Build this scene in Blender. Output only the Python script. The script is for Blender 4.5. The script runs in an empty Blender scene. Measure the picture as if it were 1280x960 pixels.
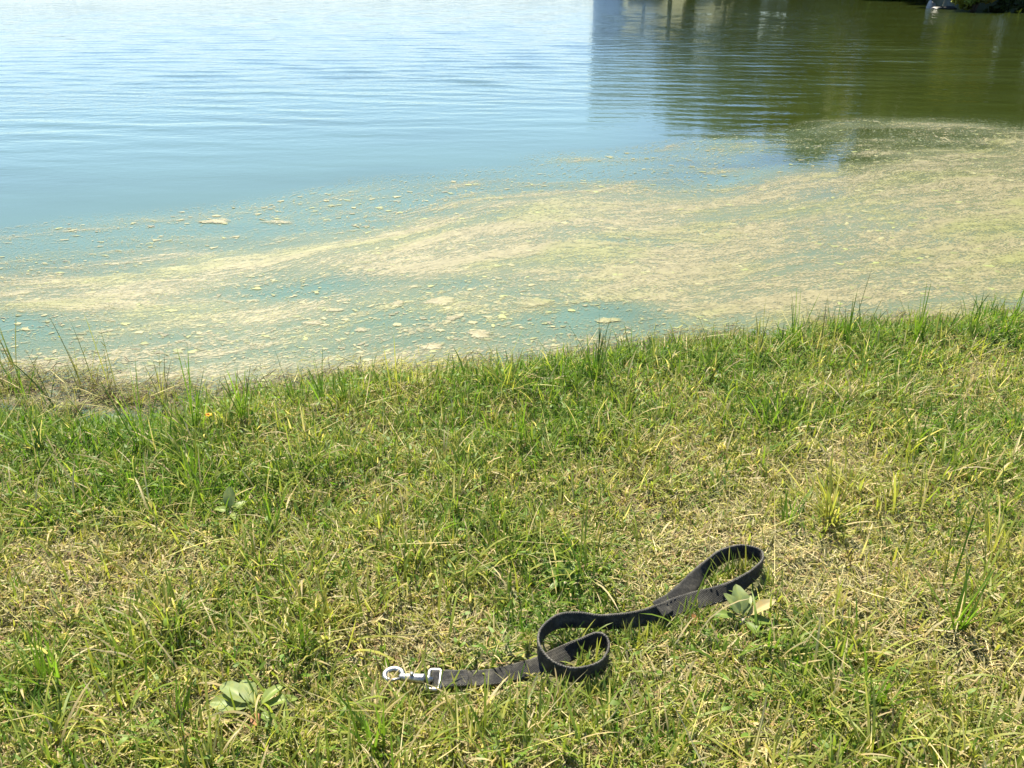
import bpy, bmesh, math, random
import numpy as np
from mathutils import Vector, Matrix
R = math.radians
random.seed(7); rng = np.random.default_rng(11)
scene = bpy.context.scene
col = scene.collection

# ------------------------------------------------------------------ camera, sky, sun, exposure
H, FPX, PITCH = 0.75, 1010.0, R(27.0)
cam_d = bpy.data.cameras.new('camera'); cam = bpy.data.objects.new('camera', cam_d); col.objects.link(cam)
cam_d.sensor_width = 36; cam_d.lens = 36 * FPX / 1280; cam_d.clip_start = 0.02; cam_d.clip_end = 6000
cam.location = (0, 0, H); cam.rotation_euler = (R(90) - PITCH, 0, 0)
scene.camera = cam

SUN_EL, SUN_AZ = R(57), R(-16)          # azimuth measured clockwise from +Y: the sun stands ahead, a little left
w = bpy.data.worlds.new('World'); scene.world = w; w.use_nodes = True
nt = w.node_tree; bg = nt.nodes['Background']
sky = nt.nodes.new('ShaderNodeTexSky'); sky.sky_type = 'NISHITA'; sky.sun_disc = False
sky.sun_elevation = SUN_EL; sky.sun_rotation = SUN_AZ; sky.air_density = 1.0; sky.dust_density = 0.15; sky.ozone_density = 3.0
wb = nt.nodes.new('ShaderNodeMix'); wb.data_type = 'RGBA'; wb.blend_type = 'MULTIPLY'; wb.inputs[0].default_value = 1.0
wb.inputs[7].default_value = (0.86, 0.96, 1.12, 1)          # the phone's cool white balance, even over the whole sky
nt.links.new(sky.outputs[0], wb.inputs[6]); nt.links.new(wb.outputs[2], bg.inputs[0]); bg.inputs[1].default_value = 0.075
sd = bpy.data.lights.new('sun', 'SUN'); sd.energy = 5.0; sd.angle = R(0.5); sd.color = (1.0, 0.92, 0.74)
sun = bpy.data.objects.new('sun', sd); col.objects.link(sun); sun.location = (0, 0, 30)
sdir = Vector((math.sin(SUN_AZ) * math.cos(SUN_EL), math.cos(SUN_AZ) * math.cos(SUN_EL), math.sin(SUN_EL)))
sun.rotation_euler = sdir.to_track_quat('Z', 'Y').to_euler()
vs = scene.view_settings; vs.view_transform = 'Standard'; vs.look = 'None'; vs.gamma = 1; vs.exposure = 1.3
vs.use_curve_mapping = False

# ------------------------------------------------------------------ helpers
WZ = -0.065                              # water level
def P(px, py, z=0.0):
    """Ground point at height z that the photograph (1280x960) shows at px, py."""
    dx, dy = (px - 640) / FPX, -(py - 480) / FPX
    d = np.array([dx, math.cos(PITCH) + dy * math.sin(PITCH), -math.sin(PITCH) + dy * math.cos(PITCH)])
    t = (z - H) / d[2]
    return Vector((d[0] * t, d[1] * t, z))
def pix(x, y, z):
    """vectorised inverse of P, used to lay out what grows or floats where"""
    cz = y * math.cos(PITCH) - (z - H) * math.sin(PITCH)
    cz = np.where(cz < 0.02, 0.02, cz)
    cy = y * math.sin(PITCH) + (z - H) * math.cos(PITCH)
    return 640 + FPX * x / cz, 480 - FPX * cy / cz

def _h(ix, iy, s):
    n = (ix.astype(np.int64) * 374761393 + iy.astype(np.int64) * 668265263 + s * 1442695041) & 0x7fffffff
    n = ((n ^ (n >> 13)) * 1274126177) & 0x7fffffff
    return ((n ^ (n >> 16)) & 0xffff) / 65535.0
def vnoise(x, y, s=0):
    ix, iy = np.floor(x), np.floor(y); fx, fy = x - ix, y - iy
    fx = fx * fx * (3 - 2 * fx); fy = fy * fy * (3 - 2 * fy)
    a, b, c, d = _h(ix, iy, s), _h(ix + 1, iy, s), _h(ix, iy + 1, s), _h(ix + 1, iy + 1, s)
    return (a * (1 - fx) + b * fx) * (1 - fy) + (c * (1 - fx) + d * fx) * fy
def fbm(x, y, s=0, o=3):
    r, a, t = 0, 1.0, 0
    for k in range(o):
        r = r + a * vnoise(x * 2 ** k + 17.3 * k, y * 2 ** k - 9.1 * k, s + k); t += a; a *= 0.5
    return r / t
def sstep(a, b, x):
    t = np.clip((x - a) / (b - a), 0, 1); return t * t * (3 - 2 * t)

def tag(o, label=None, cat=None, group=None, kind=None):
    if label: o['label'] = label
    if cat: o['category'] = cat
    if group: o['group'] = group
    if kind: o['kind'] = kind
    return o
def link(name, me, parent=None, mat=None, loc=None):
    o = bpy.data.objects.new(name, me); col.objects.link(o)
    if mat is not None and me is not None and len(me.materials) == 0: me.materials.append(mat)
    if parent: o.parent = parent
    if loc is not None: o.location = loc
    return o
def empty(name, loc):
    o = bpy.data.objects.new(name, None); col.objects.link(o); o.location = loc; o.empty_display_size = 0.05
    return o
def np_mesh(name, verts, faces3=None, faces4=None, smooth=True, attrs=None, colors=None):
    """mesh from numpy arrays; attrs = {name: per-vertex float}, colors = per-vertex rgb"""
    me = bpy.data.meshes.new(name)
    verts = np.asarray(verts, dtype=np.float32)
    me.vertices.add(len(verts)); me.vertices.foreach_set('co', verts.ravel())
    loops, starts, k = [], [], 0
    if faces4 is not None and len(faces4):
        f = np.asarray(faces4, dtype=np.int32); loops.append(f.ravel()); starts.append(k + 4 * np.arange(len(f))); k += 4 * len(f)
    if faces3 is not None and len(faces3):
        f = np.asarray(faces3, dtype=np.int32); loops.append(f.ravel()); starts.append(k + 3 * np.arange(len(f))); k += 3 * len(f)
    loops = np.concatenate(loops); starts = np.concatenate(starts)
    me.loops.add(len(loops)); me.loops.foreach_set('vertex_index', loops.astype(np.int32))
    me.polygons.add(len(starts)); me.polygons.foreach_set('loop_start', starts.astype(np.int32))
    me.update(calc_edges=True); me.validate()
    if smooth: me.shade_smooth()
    for n, a in (attrs or {}).items():
        at = me.attributes.new(n, 'FLOAT', 'POINT'); at.data.foreach_set('value', np.asarray(a, dtype=np.float32))
    if colors is not None:
        at = me.attributes.new('tint', 'FLOAT_COLOR', 'POINT')
        c = np.ones((len(verts), 4), dtype=np.float32); c[:, :3] = colors; at.data.foreach_set('color', c.ravel())
    return me
def bm_mesh(name, bm, smooth=True):
    me = bpy.data.meshes.new(name); bmesh.ops.recalc_face_normals(bm, faces=bm.faces)
    bm.to_mesh(me); bm.free()
    if smooth: me.shade_smooth()
    return me
def tube(bm, pts, rad, n=8, closed=False, cap=True):
    pts = [Vector(p) for p in pts]; N = len(pts)
    rads = rad if hasattr(rad, '__len__') else [rad] * N
    rings = []; up = None
    for i, p in enumerate(pts):
        a = pts[(i - 1) % N] if (closed or i > 0) else p
        b = pts[(i + 1) % N] if (closed or i < N - 1) else p
        t = (b - a).normalized()
        if up is None:
            up = Vector((0, 0, 1)) if abs(t.z) < 0.9 else Vector((1, 0, 0))
        s = t.cross(up).normalized(); up = s.cross(t).normalized()
        rings.append([bm.verts.new(p + rads[i] * (math.cos(q) * s + math.sin(q) * up)) for q in [2 * math.pi * j / n for j in range(n)]])
    for i in range(N if closed else N - 1):
        A, B = rings[i], rings[(i + 1) % N]
        for j in range(n):
            try: bm.faces.new((A[j], A[(j + 1) % n], B[(j + 1) % n], B[j]))
            except ValueError: pass
    if not closed and cap:
        bm.faces.new(rings[0]); bm.faces.new(rings[-1][::-1])
def catmull(pts, sub):
    pts = [np.array(p, dtype=float) for p in pts]; out = []
    for i in range(len(pts) - 1):
        p0, p1, p2, p3 = pts[max(i - 1, 0)], pts[i], pts[i + 1], pts[min(i + 2, len(pts) - 1)]
        for k in range(sub):
            t = k / sub
            out.append(0.5 * ((2 * p1) + (-p0 + p2) * t + (2 * p0 - 5 * p1 + 4 * p2 - p3) * t * t + (-p0 + 3 * p1 - 3 * p2 + p3) * t ** 3))
    out.append(pts[-1]); return np.array(out)

# ------------------------------------------------------------------ materials
class NT:
    def __init__(s, name):
        s.m = bpy.data.materials.new(name); s.m.use_nodes = True; s.t = s.m.node_tree
        s.t.nodes.clear(); s.out = s.n('ShaderNodeOutputMaterial')
    def n(s, kind, ins=None, **kw):
        nd = s.t.nodes.new(kind)
        for k, v in kw.items(): setattr(nd, k, v)
        for k, v in (ins or {}).items(): s.set(nd, k, v)
        return nd
    def set(s, nd, k, v):
        i = nd.inputs[k]
        if isinstance(v, bpy.types.Node): v = v.outputs[0]
        if isinstance(v, bpy.types.NodeSocket): s.t.links.new(v, i)
        elif hasattr(v, '__len__') and len(v) == 3 and i.type == 'RGBA': i.default_value = (*v, 1)
        else: i.default_value = v
    def math(s, op, a, b=0.0, c=0.0, clamp=False):
        nd = s.n('ShaderNodeMath', {0: a, 1: b, 2: c}, operation=op); nd.use_clamp = clamp; return nd
    def mix(s, f, a, b, blend='MIX'):
        nd = s.n('ShaderNodeMix', data_type='RGBA', blend_type=blend)
        s.set(nd, 0, f); s.set(nd, 6, a); s.set(nd, 7, b); return nd.outputs[2]
    def ramp(s, f, stops):
        nd = s.n('ShaderNodeValToRGB', {0: f}); el = nd.color_ramp.elements
        while len(el) < len(stops): el.new(0.5)
        for e, (p, c) in zip(el, stops): e.position = p; e.color = (*c, 1) if len(c) == 3 else c
        return nd.outputs[0]
    def mr(s, f, a, b, c=0.0, d=1.0, smooth=True):
        nd = s.n('ShaderNodeMapRange', {0: f, 1: a, 2: b, 3: c, 4: d})
        nd.interpolation_type = 'SMOOTHSTEP' if smooth else 'LINEAR'; return nd.outputs[0]
    def noise(s, scale, vec=None, detail=3, rough=0.55, dist=0.0):
        nd = s.n('ShaderNodeTexNoise', {'Scale': scale, 'Detail': detail, 'Roughness': rough, 'Distortion': dist})
        if vec is not None: s.set(nd, 'Vector', vec)
        return nd.outputs[0]
    def pos(s, scale=(1, 1, 1), rot=(0, 0, 0)):
        c = s.n('ShaderNodeTexCoord')
        mp = s.n('ShaderNodeMapping', {'Scale': scale, 'Rotation': rot}); s.t.links.new(c.outputs['Object'], mp.inputs[0]); return mp.outputs[0]
    def attr(s, name):
        a = s.n('ShaderNodeAttribute', attribute_name=name); return a
    def surf(s, sh): s.t.links.new(sh.outputs[0] if isinstance(sh, bpy.types.Node) else sh, s.out.inputs[0]); return s.m

def leaf_material(name, trans=0.45, tint=None, rough=0.5, scale=60):
    g = NT(name)
    base = g.attr('tint').outputs['Color'] if tint is None else tint
    nz = g.noise(scale, g.pos(), 3)
    hs = g.mix(g.mr(nz, 0.35, 0.7), base, g.mix(1.0, base, (1.25, 1.1, 0.85), 'MULTIPLY'))
    p = g.n('ShaderNodeBsdfPrincipled', {'Base Color': hs, 'Roughness': rough, 'Specular IOR Level': 0.3})
    t = g.n('ShaderNodeBsdfTranslucent', {'Color': g.mix(1.0, hs, (1.25, 1.35, 0.7), 'MULTIPLY')})
    return g.surf(g.n('ShaderNodeMixShader', {0: trans, 1: p, 2: t}))
M_grass = leaf_material('grass_blades')
M_dry = leaf_material('dry_blades', 0.22, rough=0.6)
M_crown = leaf_material('crown_leaves', 0.3)

def ground_material():
    g = NT('soil_and_thatch')
    v = g.pos()
    n1 = g.noise(3.0, v, 5); n2 = g.noise(45, v, 6, 0.7); n3 = g.noise(240, v, 4, 0.7)
    c = g.ramp(n2, [(0.25, (0.055, 0.04, 0.025)), (0.5, (0.17, 0.13, 0.075)), (0.75, (0.32, 0.25, 0.15))])
    gr = g.ramp(n3, [(0.3, (0.04, 0.06, 0.012)), (0.7, (0.14, 0.17, 0.05))])
    c = g.mix(g.mr(n1, 0.35, 0.6, 0.25, 0.75), c, gr)
    c = g.mix(g.attr('turf').outputs['Fac'], c, g.mix(n2, (0.05, 0.075, 0.015), (0.12, 0.14, 0.04)))
    wet_shade = g.attr('wet_shade').outputs['Fac']
    c = g.mix(g.math('MULTIPLY', wet_shade, 0.75), c, (0.045, 0.036, 0.02))  # damp near shore, plus far-bank shade painted into the colour
    rr = g.mr(wet_shade, 0, 1, 0.9, 0.35)
    b = g.n('ShaderNodeBump', {'Strength': 0.8, 'Distance': 0.006, 'Height': g.math('ADD', n2, n3)})
    return g.surf(g.n('ShaderNodeBsdfPrincipled', {'Base Color': c, 'Roughness': rr, 'Normal': b}))

def water_material():
    g = NT('pond_water')
    dens = g.attr('murk_sheen').outputs['Fac']  # suspended algae, plus sky reflection painted into the body colour
    v = g.pos((0.45, 1.0, 1), (0, 0, R(6)))
    v2 = g.pos((0.7, 1.0, 1), (0, 0, R(-9)))
    body = g.mix(dens, (0.030, 0.042, 0.008), (0.105, 0.175, 0.122))
    body = g.mix(g.mr(g.noise(1.1, v, 4), 0.4, 0.7, 0.0, 0.35), body, (0.05, 0.075, 0.03))
    calm = g.attr('ripple').outputs['Fac']
    h = g.math('ADD', g.math('MULTIPLY', g.noise(7, v, 3, 0.5, 0.3), 0.7), g.math('MULTIPLY', g.noise(24, v2, 3, 0.5), 0.45))
    hh = g.math('MULTIPLY', h, calm)
    b = g.n('ShaderNodeBump', {'Strength': 1.0, 'Distance': 0.008, 'Height': hh})
    p = g.n('ShaderNodeBsdfPrincipled', {'Base Color': body, 'Roughness': g.mr(dens, 0, 1, 0.025, 0.09), 'IOR': 1.333, 'Normal': b})
    return g.surf(p)

def scum_material(name='algae_film', film=True):
    g = NT(name)
    d = g.attr('dens').outputs['Fac']; br = g.attr('brown').outputs['Fac']
    fx, fy = g.attr('across').outputs['Fac'], g.attr('flow').outputs['Fac']
    def fv(a, b): return g.n('ShaderNodeCombineXYZ', {0: g.math('MULTIPLY', fx, a), 1: g.math('MULTIPLY', fy, b), 2: 0.0}).outputs[0]
    v = fv(0.6, 1.15)
    warp = g.n('ShaderNodeTexNoise', {'Vector': v, 'Scale': 2.2, 'Detail': 3})
    v2 = g.n('ShaderNodeVectorMath', {0: v, 1: g.n('ShaderNodeVectorMath', {0: warp.outputs['Color'], 'Scale': 0.28}, operation='SCALE')}, operation='ADD')
    big = g.noise(5.0, v2, 6, 0.62)
    fine = g.noise(38, v2, 6, 0.72)
    speck = g.noise(150, v, 3, 0.6)
    vor = g.n('ShaderNodeTexVoronoi', {'Vector': v2, 'Scale': 70.0}, feature='F1')
    cell = g.n('ShaderNodeSeparateColor', {0: vor.outputs['Color']})
    # height field of the film: dense where the drift put it, broken at several scales
    strk = g.noise(2.4, fv(0.5, 2.4), 5, 0.6, 0.5)
    s = g.math('ADD', g.math('MULTIPLY', d, 0.92), g.math('ADD', g.math('MULTIPLY', g.math('SUBTRACT', big, 0.5), 0.9),
               g.math('ADD', g.math('MULTIPLY', g.math('SUBTRACT', fine, 0.5), 1.5), g.math('MULTIPLY', g.math('SUBTRACT', speck, 0.5), 2.2))))
    s = g.math('ADD', s, g.math('MULTIPLY', g.math('SUBTRACT', strk, 0.5), 1.7))
    # marbling: thin cracks of open water and thin crusted rims that follow the drift
    m1 = g.noise(2.6, fv(0.8, 2.2), 5, 0.62, 1.1); m2 = g.noise(4.2, fv(0.7, 1.8), 4, 0.6, 0.8)
    crack = g.mr(g.math('ABSOLUTE', g.math('SUBTRACT', m1, 0.5)), 0.0, 0.016, 1.0, 0.0)
    rim = g.mr(g.math('ABSOLUTE', g.math('SUBTRACT', m2, 0.52)), 0.0, 0.014, 1.0, 0.0)
    s = g.math('ADD', g.math('SUBTRACT', s, g.math('MULTIPLY', crack, 0.38)), g.math('MULTIPLY', rim, 0.30))
    a1 = g.mr(s, 0.56, 1.02)
    vb = g.n('ShaderNodeTexVoronoi', {'Vector': v2, 'Scale': 190.0}, feature='F1')
    cb = g.n('ShaderNodeSeparateColor', {0: vb.outputs['Color']})
    fl1 = g.math('MULTIPLY', g.mr(cell.outputs[0], 0.80, 0.86), g.mr(vor.outputs['Distance'], 0.45, 0.25))
    fl2 = g.math('MULTIPLY', g.mr(cb.outputs[0], 0.50, 0.62), g.mr(vb.outputs['Distance'], 0.50, 0.25))
    flk = g.math('MAXIMUM', fl1, g.math('MULTIPLY', fl2, 0.8))
    flk = g.math('MULTIPLY', flk, g.mr(g.math('ADD', g.math('ADD', fine, d), g.math('MULTIPLY', strk, 0.5)), 0.60, 0.9))
    haze = g.mr(g.math('ADD', d, g.math('SUBTRACT', big, 0.5)), 0.15, 1.0, 0.0, 0.5)
    alpha = g.math('MAXIMUM', g.math('MAXIMUM', g.math('MULTIPLY', a1, 0.9), g.math('MULTIPLY', flk, 0.8)), haze)
    alpha = g.math('MULTIPLY', alpha, g.mr(d, 0.0, 0.12))
    tan = g.ramp(g.math('ADD', g.math('MULTIPLY', fine, 0.6), g.math('MULTIPLY', speck, 0.4)),
                 [(0.34, (0.11, 0.105, 0.045)), (0.5, (0.215, 0.19, 0.09)), (0.66, (0.34, 0.30, 0.155))])
    yel = g.mix(g.mr(g.noise(2.6, v, 4), 0.45, 0.65), tan, g.mix(1.0, tan, (0.86, 0.98, 0.66), 'MULTIPLY'))
    c = g.mix(g.mr(s, 0.40, 0.90), (0.16, 0.185, 0.085), yel)
    c = g.mix(br, c, g.mix(fine, (0.10, 0.07, 0.03), (0.38, 0.30, 0.15)))
    b = g.n('ShaderNodeBump', {'Strength': 0.35, 'Distance': 0.002, 'Height': s})
    p = g.n('ShaderNodeBsdfPrincipled', {'Base Color': c, 'Roughness': 0.5, 'Specular IOR Level': 0.4, 'Normal': b})
    if not film: return g.surf(p)
    tr = g.n('ShaderNodeBsdfTransparent')
    return g.surf(g.n('ShaderNodeMixShader', {0: alpha, 1: tr, 2: p}))

def strap_material():
    g = NT('black_webbing')
    uv = g.n('ShaderNodeTexCoord')
    sep = g.n('ShaderNodeSeparateXYZ', {0: uv.outputs['UV']})
    wv = g.math('MULTIPLY', g.math('SINE', g.math('MULTIPLY', sep.outputs[0], 2100.0)), g.math('SINE', g.math('MULTIPLY', sep.outputs[1], 75.0)))
    n = g.noise(55, g.pos(), 5, 0.7); n2 = g.noise(400, g.pos(), 3)
    edge = g.mr(g.math('ABSOLUTE', g.math('SUBTRACT', sep.outputs[1], 0.5)), 0.38, 0.5)
    dust = g.math('MULTIPLY', g.math('ADD', g.mr(n, 0.42, 0.72, 0.0, 0.6), g.math('MULTIPLY', edge, 0.35)), g.mr(n2, 0.3, 0.7, 0.4, 1.0), clamp=True)
    c = g.mix(dust, (0.011, 0.0105, 0.0085), (0.17, 0.155, 0.12))
    b = g.n('ShaderNodeBump', {'Strength': 0.8, 'Distance': 0.0006, 'Height': g.math('ADD', wv, n2)})
    return g.surf(g.n('ShaderNodeBsdfPrincipled', {'Base Color': c, 'Roughness': 0.62, 'Specular IOR Level': 0.45,  'Normal': b}))
def plain(name, c, rough=0.6, metal=0.0, nscale=40, var=0.3, bump=0.002):
    g = NT(name); n = g.noise(nscale, g.pos(), 5, 0.65)
    cc = g.mix(g.mr(n, 0.3, 0.7), tuple(x * (1 - var) for x in c), tuple(min(1, x * (1 + var)) for x in c))
    b = g.n('ShaderNodeBump', {'Strength': 0.6, 'Distance': bump, 'Height': n})
    return g.surf(g.n('ShaderNodeBsdfPrincipled', {'Base Color': cc, 'Roughness': g.mr(n, 0.2, 0.8, rough * 0.8, min(1, rough * 1.25)), 'Metallic': metal, 'Normal': b}))
M_strap = strap_material()
M_thread = plain('grey_thread', (0.10, 0.10, 0.10), 0.8)
M_metal = plain('nickel_plate', (0.42, 0.41, 0.38), 0.42, 1.0, 260, 0.35, 0.0002)
M_bark = plain('bark', (0.13, 0.10, 0.07), 0.9, 0, 12, 0.4, 0.02)
M_stone = plain('pale_stone', (0.40, 0.37, 0.31), 0.8, 0, 6, 0.3, 0.02)
M_wood = plain('driftwood', (0.42, 0.36, 0.26), 0.75, 0, 14, 0.25, 0.01)
M_wall = plain('pale_render', (0.72, 0.77, 0.82), 0.8, 0, 1, 0.08, 0.01)
M_glass = plain('window_glass', (0.10, 0.15, 0.20), 0.15, 0, 1, 0.1, 0.001)
M_brownleaf = leaf_material('withered_leaf', 0.2, (0.34, 0.17, 0.08), 0.6, 120)
M_paleleaf = leaf_material('straw_leaf', 0.2, (0.36, 0.30, 0.14), 0.6, 120)
M_weed = leaf_material('weed_leaf', 0.28, None, 0.45, 140)
M_petal = leaf_material('yellow_petal', 0.25, (0.85, 0.50, 0.03), 0.5, 200)

# ------------------------------------------------------------------ the lie of the land
shore_px = [(-900, 500), (-300, 486), (0, 476), (100, 482), (200, 492), (330, 492), (450, 486), (560, 482), (640, 474), (760, 456),
            (900, 442), (1000, 428), (1120, 419), (1280, 410), (1600, 398), (2300, 382)]
sp = np.array([[*P(a, b, WZ)[:2]] for a, b in shore_px])
def y_shore(x):
    y = np.interp(x, sp[:, 0], sp[:, 1])
    y = np.where(x < sp[0, 0], sp[0, 1] + (x - sp[0, 0]) * 0.1, y); y = np.where(x > sp[-1, 0], sp[-1, 1] + (x - sp[-1, 0]) * 0.25, y)
    return y + 0.05 * (fbm(x * 5, x * 0 + 3.1, 5, 3) - 0.5) + 0.02 * (vnoise(x * 24, x * 0, 9) - 0.5)
def far_R(az):                            # radius of the far bank seen from the camera, az clockwise from +Y in degrees
    R1 = 900 + (36 - 900) * sstep(5.6, 7.0, az)
    R2 = R1 + (23.2 - R1) * sstep(23.5, 26.5, az)
    return R2 + 0.4 * np.sin(az * 1.3)
def inland(x, y):
    near = y_shore(x) - y
    r = np.hypot(x, y); az = np.degrees(np.arctan2(x, y)); fr = far_R(np.clip(az, -90, 90))
    far = np.where(y > 0, (r - fr) , -50)
    return near, far
def ground_z(x, y):
    near, far = inland(x, y)
    # left of the picture the margin is a low, boggy strip
    low = np.exp(-((x + 0.95) / 0.42) ** 2)
    wdt = 0.13 + 0.24 * low
    zn = WZ + 0.065 * sstep(0.0, 1.0, near / wdt) - 0.0 * low
    zn = np.where(near < 0, WZ + near * 0.28, zn)
    bumps = 0.020 * (fbm(x * 7, y * 7, 3, 4) - 0.5) + 0.009 * (fbm(x * 30, y * 30, 8, 2) - 0.5)
    zn = zn + bumps * np.where(near < 0, np.clip(1 + near * 4, 0, 1), 1) * np.where(np.abs(near) > 5, 0.3, 1)
    zn = zn - 0.045 * low * np.exp(-((near - 0.14) / 0.09) ** 2)
    zn = np.maximum(zn, -1.5)
    zf = WZ + 0.5 * sstep(0, 3, far) + 0.6 * sstep(3, 30, far)+ 3 * sstep(60, 600, far)
    zf = np.where(far < 0, -1.5, zf)
    return np.maximum(zn, zf)

def polar(azs, rs):
    A, Q = np.meshgrid(azs, rs); x = Q * np.sin(A); y = Q * np.cos(A); return x, y
def grid_faces(nr, na, wrap):
    i = np.arange(nr - 1)[:, None]; j = np.arange(na if wrap else na - 1)[None, :]; jn = (j + 1) % na
    return np.stack([i * na + j, i * na + jn, (i + 1) * na + jn, (i + 1) * na + j], -1).reshape(-1, 4)

# ground sheet out to the horizon
azs = np.radians(np.concatenate([np.arange(-55, 55, 0.6), np.arange(55, 305, 3.0)]))
rs = np.concatenate([[0.02, 0.1, 0.2], np.arange(0.3, 3.2, 0.016), 3.2 * 1.16 ** np.arange(1, 48)])
x, y = polar(azs, rs); z = ground_z(x, y)
near, far = inland(x, y)
wet_shade = np.clip(np.clip(1 - np.abs(z - WZ) / 0.03, 0, 1) * (near < 0.6) + np.exp(-np.abs(far) / 2.5), 0, 1)  # near edge is damp; far-bank term paints in the shade beneath the overhang
gme = np_mesh('ground', np.stack([x.ravel(), y.ravel(), z.ravel()], -1), faces4=grid_faces(len(rs), len(azs), True)[:, ::-1], attrs={'wet_shade': wet_shade.ravel(), 'turf': sstep(0, 3, far).ravel()})
M_ground = ground_material()
tag(link('ground', gme, mat=M_ground), kind='structure')

# water: a waved sheet; ripples die out over the drifted algae
wr = np.random.default_rng(5); WAVES = []
for k in range(46):
    lam = 0.07 * (7.5 ** wr.random()) ; th = wr.normal(0.06, 0.26); WAVES.append((2 * math.pi / lam, th, wr.random() * 6.28, lam))
def blob(px, py, cx, cy, sx, sy, rot=0.0):
    c, s = math.cos(rot), math.sin(rot); u = (px - cx) * c + (py - cy) * s; v = -(px - cx) * s + (py - cy) * c
    return np.exp(-((u / sx) ** 2 + (v / sy) ** 2))
def scum_density(x, y):
    px, py = pix(x, y, WZ)
    wob = 22 * (fbm(x * 1.6, y * 1.6, 21, 3) - 0.5)
    edge = np.interp(px, [-400, 0, 300, 620, 860, 980, 1080, 1280, 1700], [330, 278, 238, 190, 160, 150, 134, 142, 150]) + wob
    inside = sstep(-6, 26, py - edge)
    top = np.interp(px, [-400, 0, 250, 330, 560, 700, 900, 1100, 1280, 1700], [360, 350, 330, 318, 264, 246, 236, 206, 184, 184]) + wob
    bot = np.interp(px, [-400, 0, 160, 300, 420, 560, 640, 720, 800, 900, 1280, 1700], [392, 392, 396, 372, 350, 346, 350, 366, 384, 402, 420, 420]) + wob * 0.6
    main = sstep(-26, 22, py - top) * (1 - sstep(-24, 24, py - bot))
    d = inside * (0.34 + 0.20 * sstep(0, 30, py - bot)) + main * (0.68 - 0.10 * sstep(500, 300, px) - 0.14 * sstep(0, 30, py - bot))
    d = d + inside * (0.28 * blob(px, py, 150, 372, 130, 18, -0.10) + 0.2 * blob(px, py, 300, 400, 170, 26, -0.1)
        + 0.34 * blob(px, py, 660, 388, 70, 12) + 0.3 * blob(px, py, 560, 385, 60, 9) - 0.30 * blob(px, py, 730, 395, 80, 22)
        - 0.2 * blob(px, py, 20, 405, 60, 18) - 0.35 * blob(px, py, 1120, 286, 40, 6) - 0.25 * blob(px, py, 600, 264, 60, 8)
        + 0.25 * blob(px, py, 1000, 400, 160, 16) + 0.2 * blob(px, py, 300, 277, 120, 6) + 0.28 * blob(px, py, 450, 470, 170, 12)
        + 0.22 * blob(px, py, 1200, 160, 150, 22) - 0.3 * blob(px, py, 1070, 390, 60, 10) - 0.08 * blob(px, py, 480, 410, 150, 22, -0.1))
    d = d + inside * 0.75 * (fbm(x * 2.0 - y * 0.7, y * 6, 31, 4) - 0.5)
    flow_py = np.clip(py - top + 236, 40, 460)
    dep = (H - WZ) / np.tan(PITCH + np.arctan((flow_py - 480) / FPX))
    global FLOW; FLOW = dep
    return np.clip(d, 0, 1.0) * inside, px, py
def water_fields(x, y):
    d, px, py = scum_density(x, y)
    r = np.hypot(x, y)
    calm = sstep(-40, 130, np.interp(px, [0, 620, 1000, 1280], [250, 200, 150, 160]) - py)
    calm = np.clip(0.03 + 0.97 * calm * (0.5+0.5*sstep(2.5, 8, r)), 0, 1)
    return d, calm
def wave_z(x, y, calm):
    r = np.hypot(x, y); z = np.zeros_like(x)
    dr = 0.02 + 0.004 * np.maximum(r - 4, 0)
    gust = 1.0 + (0.9 * fbm(x * 0.25, y * 0.5, 41, 3) - 0.45) * sstep(16, 8, r)
    for k, th, ph, lam in WAVES:
        res = sstep(2.5, 6.0, lam / dr)
        z += res * (0.0066 / k) * (lam / 0.4) ** 0.15 * np.sin(k * (x * math.sin(th) + y * math.cos(th)) + ph + 1.5 * vnoise(x * 0.4 + ph, y * 0.4, 50))
    return z * calm * gust * (1 + 0.45 * sstep(3.5, 5, r) * sstep(16, 9, r))
azs = np.radians(np.concatenate([np.arange(-46, 46, 0.27), np.arange(46, 314, 4.0)]))
rl = [0.6]
while rl[-1] < 36: rl.append(rl[-1] + (0.03 if rl[-1] < 1.2 else 0.02) + 0.0042 * max(rl[-1] - 4, 0))
rs = np.concatenate([rl, 36 * 1.12 ** np.arange(1, 42)])
x, y = polar(azs, rs); d, calm = water_fields(x, y)
z = WZ + wave_z(x, y, calm)
z = np.where(y > -0.3, z, WZ)
me = np_mesh('lake_water', np.stack([x.ravel(), y.ravel(), z.ravel()], -1), faces4=grid_faces(len(rs), len(azs), True)[:, ::-1],
             attrs={'murk_sheen': np.clip(np.maximum(sstep(0.0, 0.6, d), 0.95 * sstep(1000, 700, pix(x, y, WZ)[0]) * sstep(14.0, 4.0, y) * (0.8 + 0.2 * sstep(0, 0.3, d))) * (1 - 0.9 * sstep(900, 1080, pix(x, y, WZ)[0]) * sstep(280, 200, pix(x, y, WZ)[1])), 0, 1).ravel(), 'ripple': (calm * (1 + 2.0 * sstep(8, 30, np.hypot(x, y))) + 0.10 * sstep(700, 1000, pix(x, y, WZ)[0])).ravel()})  # milky algae; left brightened as painted sky reflection, right darkened under mirrored trees
tag(link('lake_water', me, mat=water_material()), kind='structure')

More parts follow.
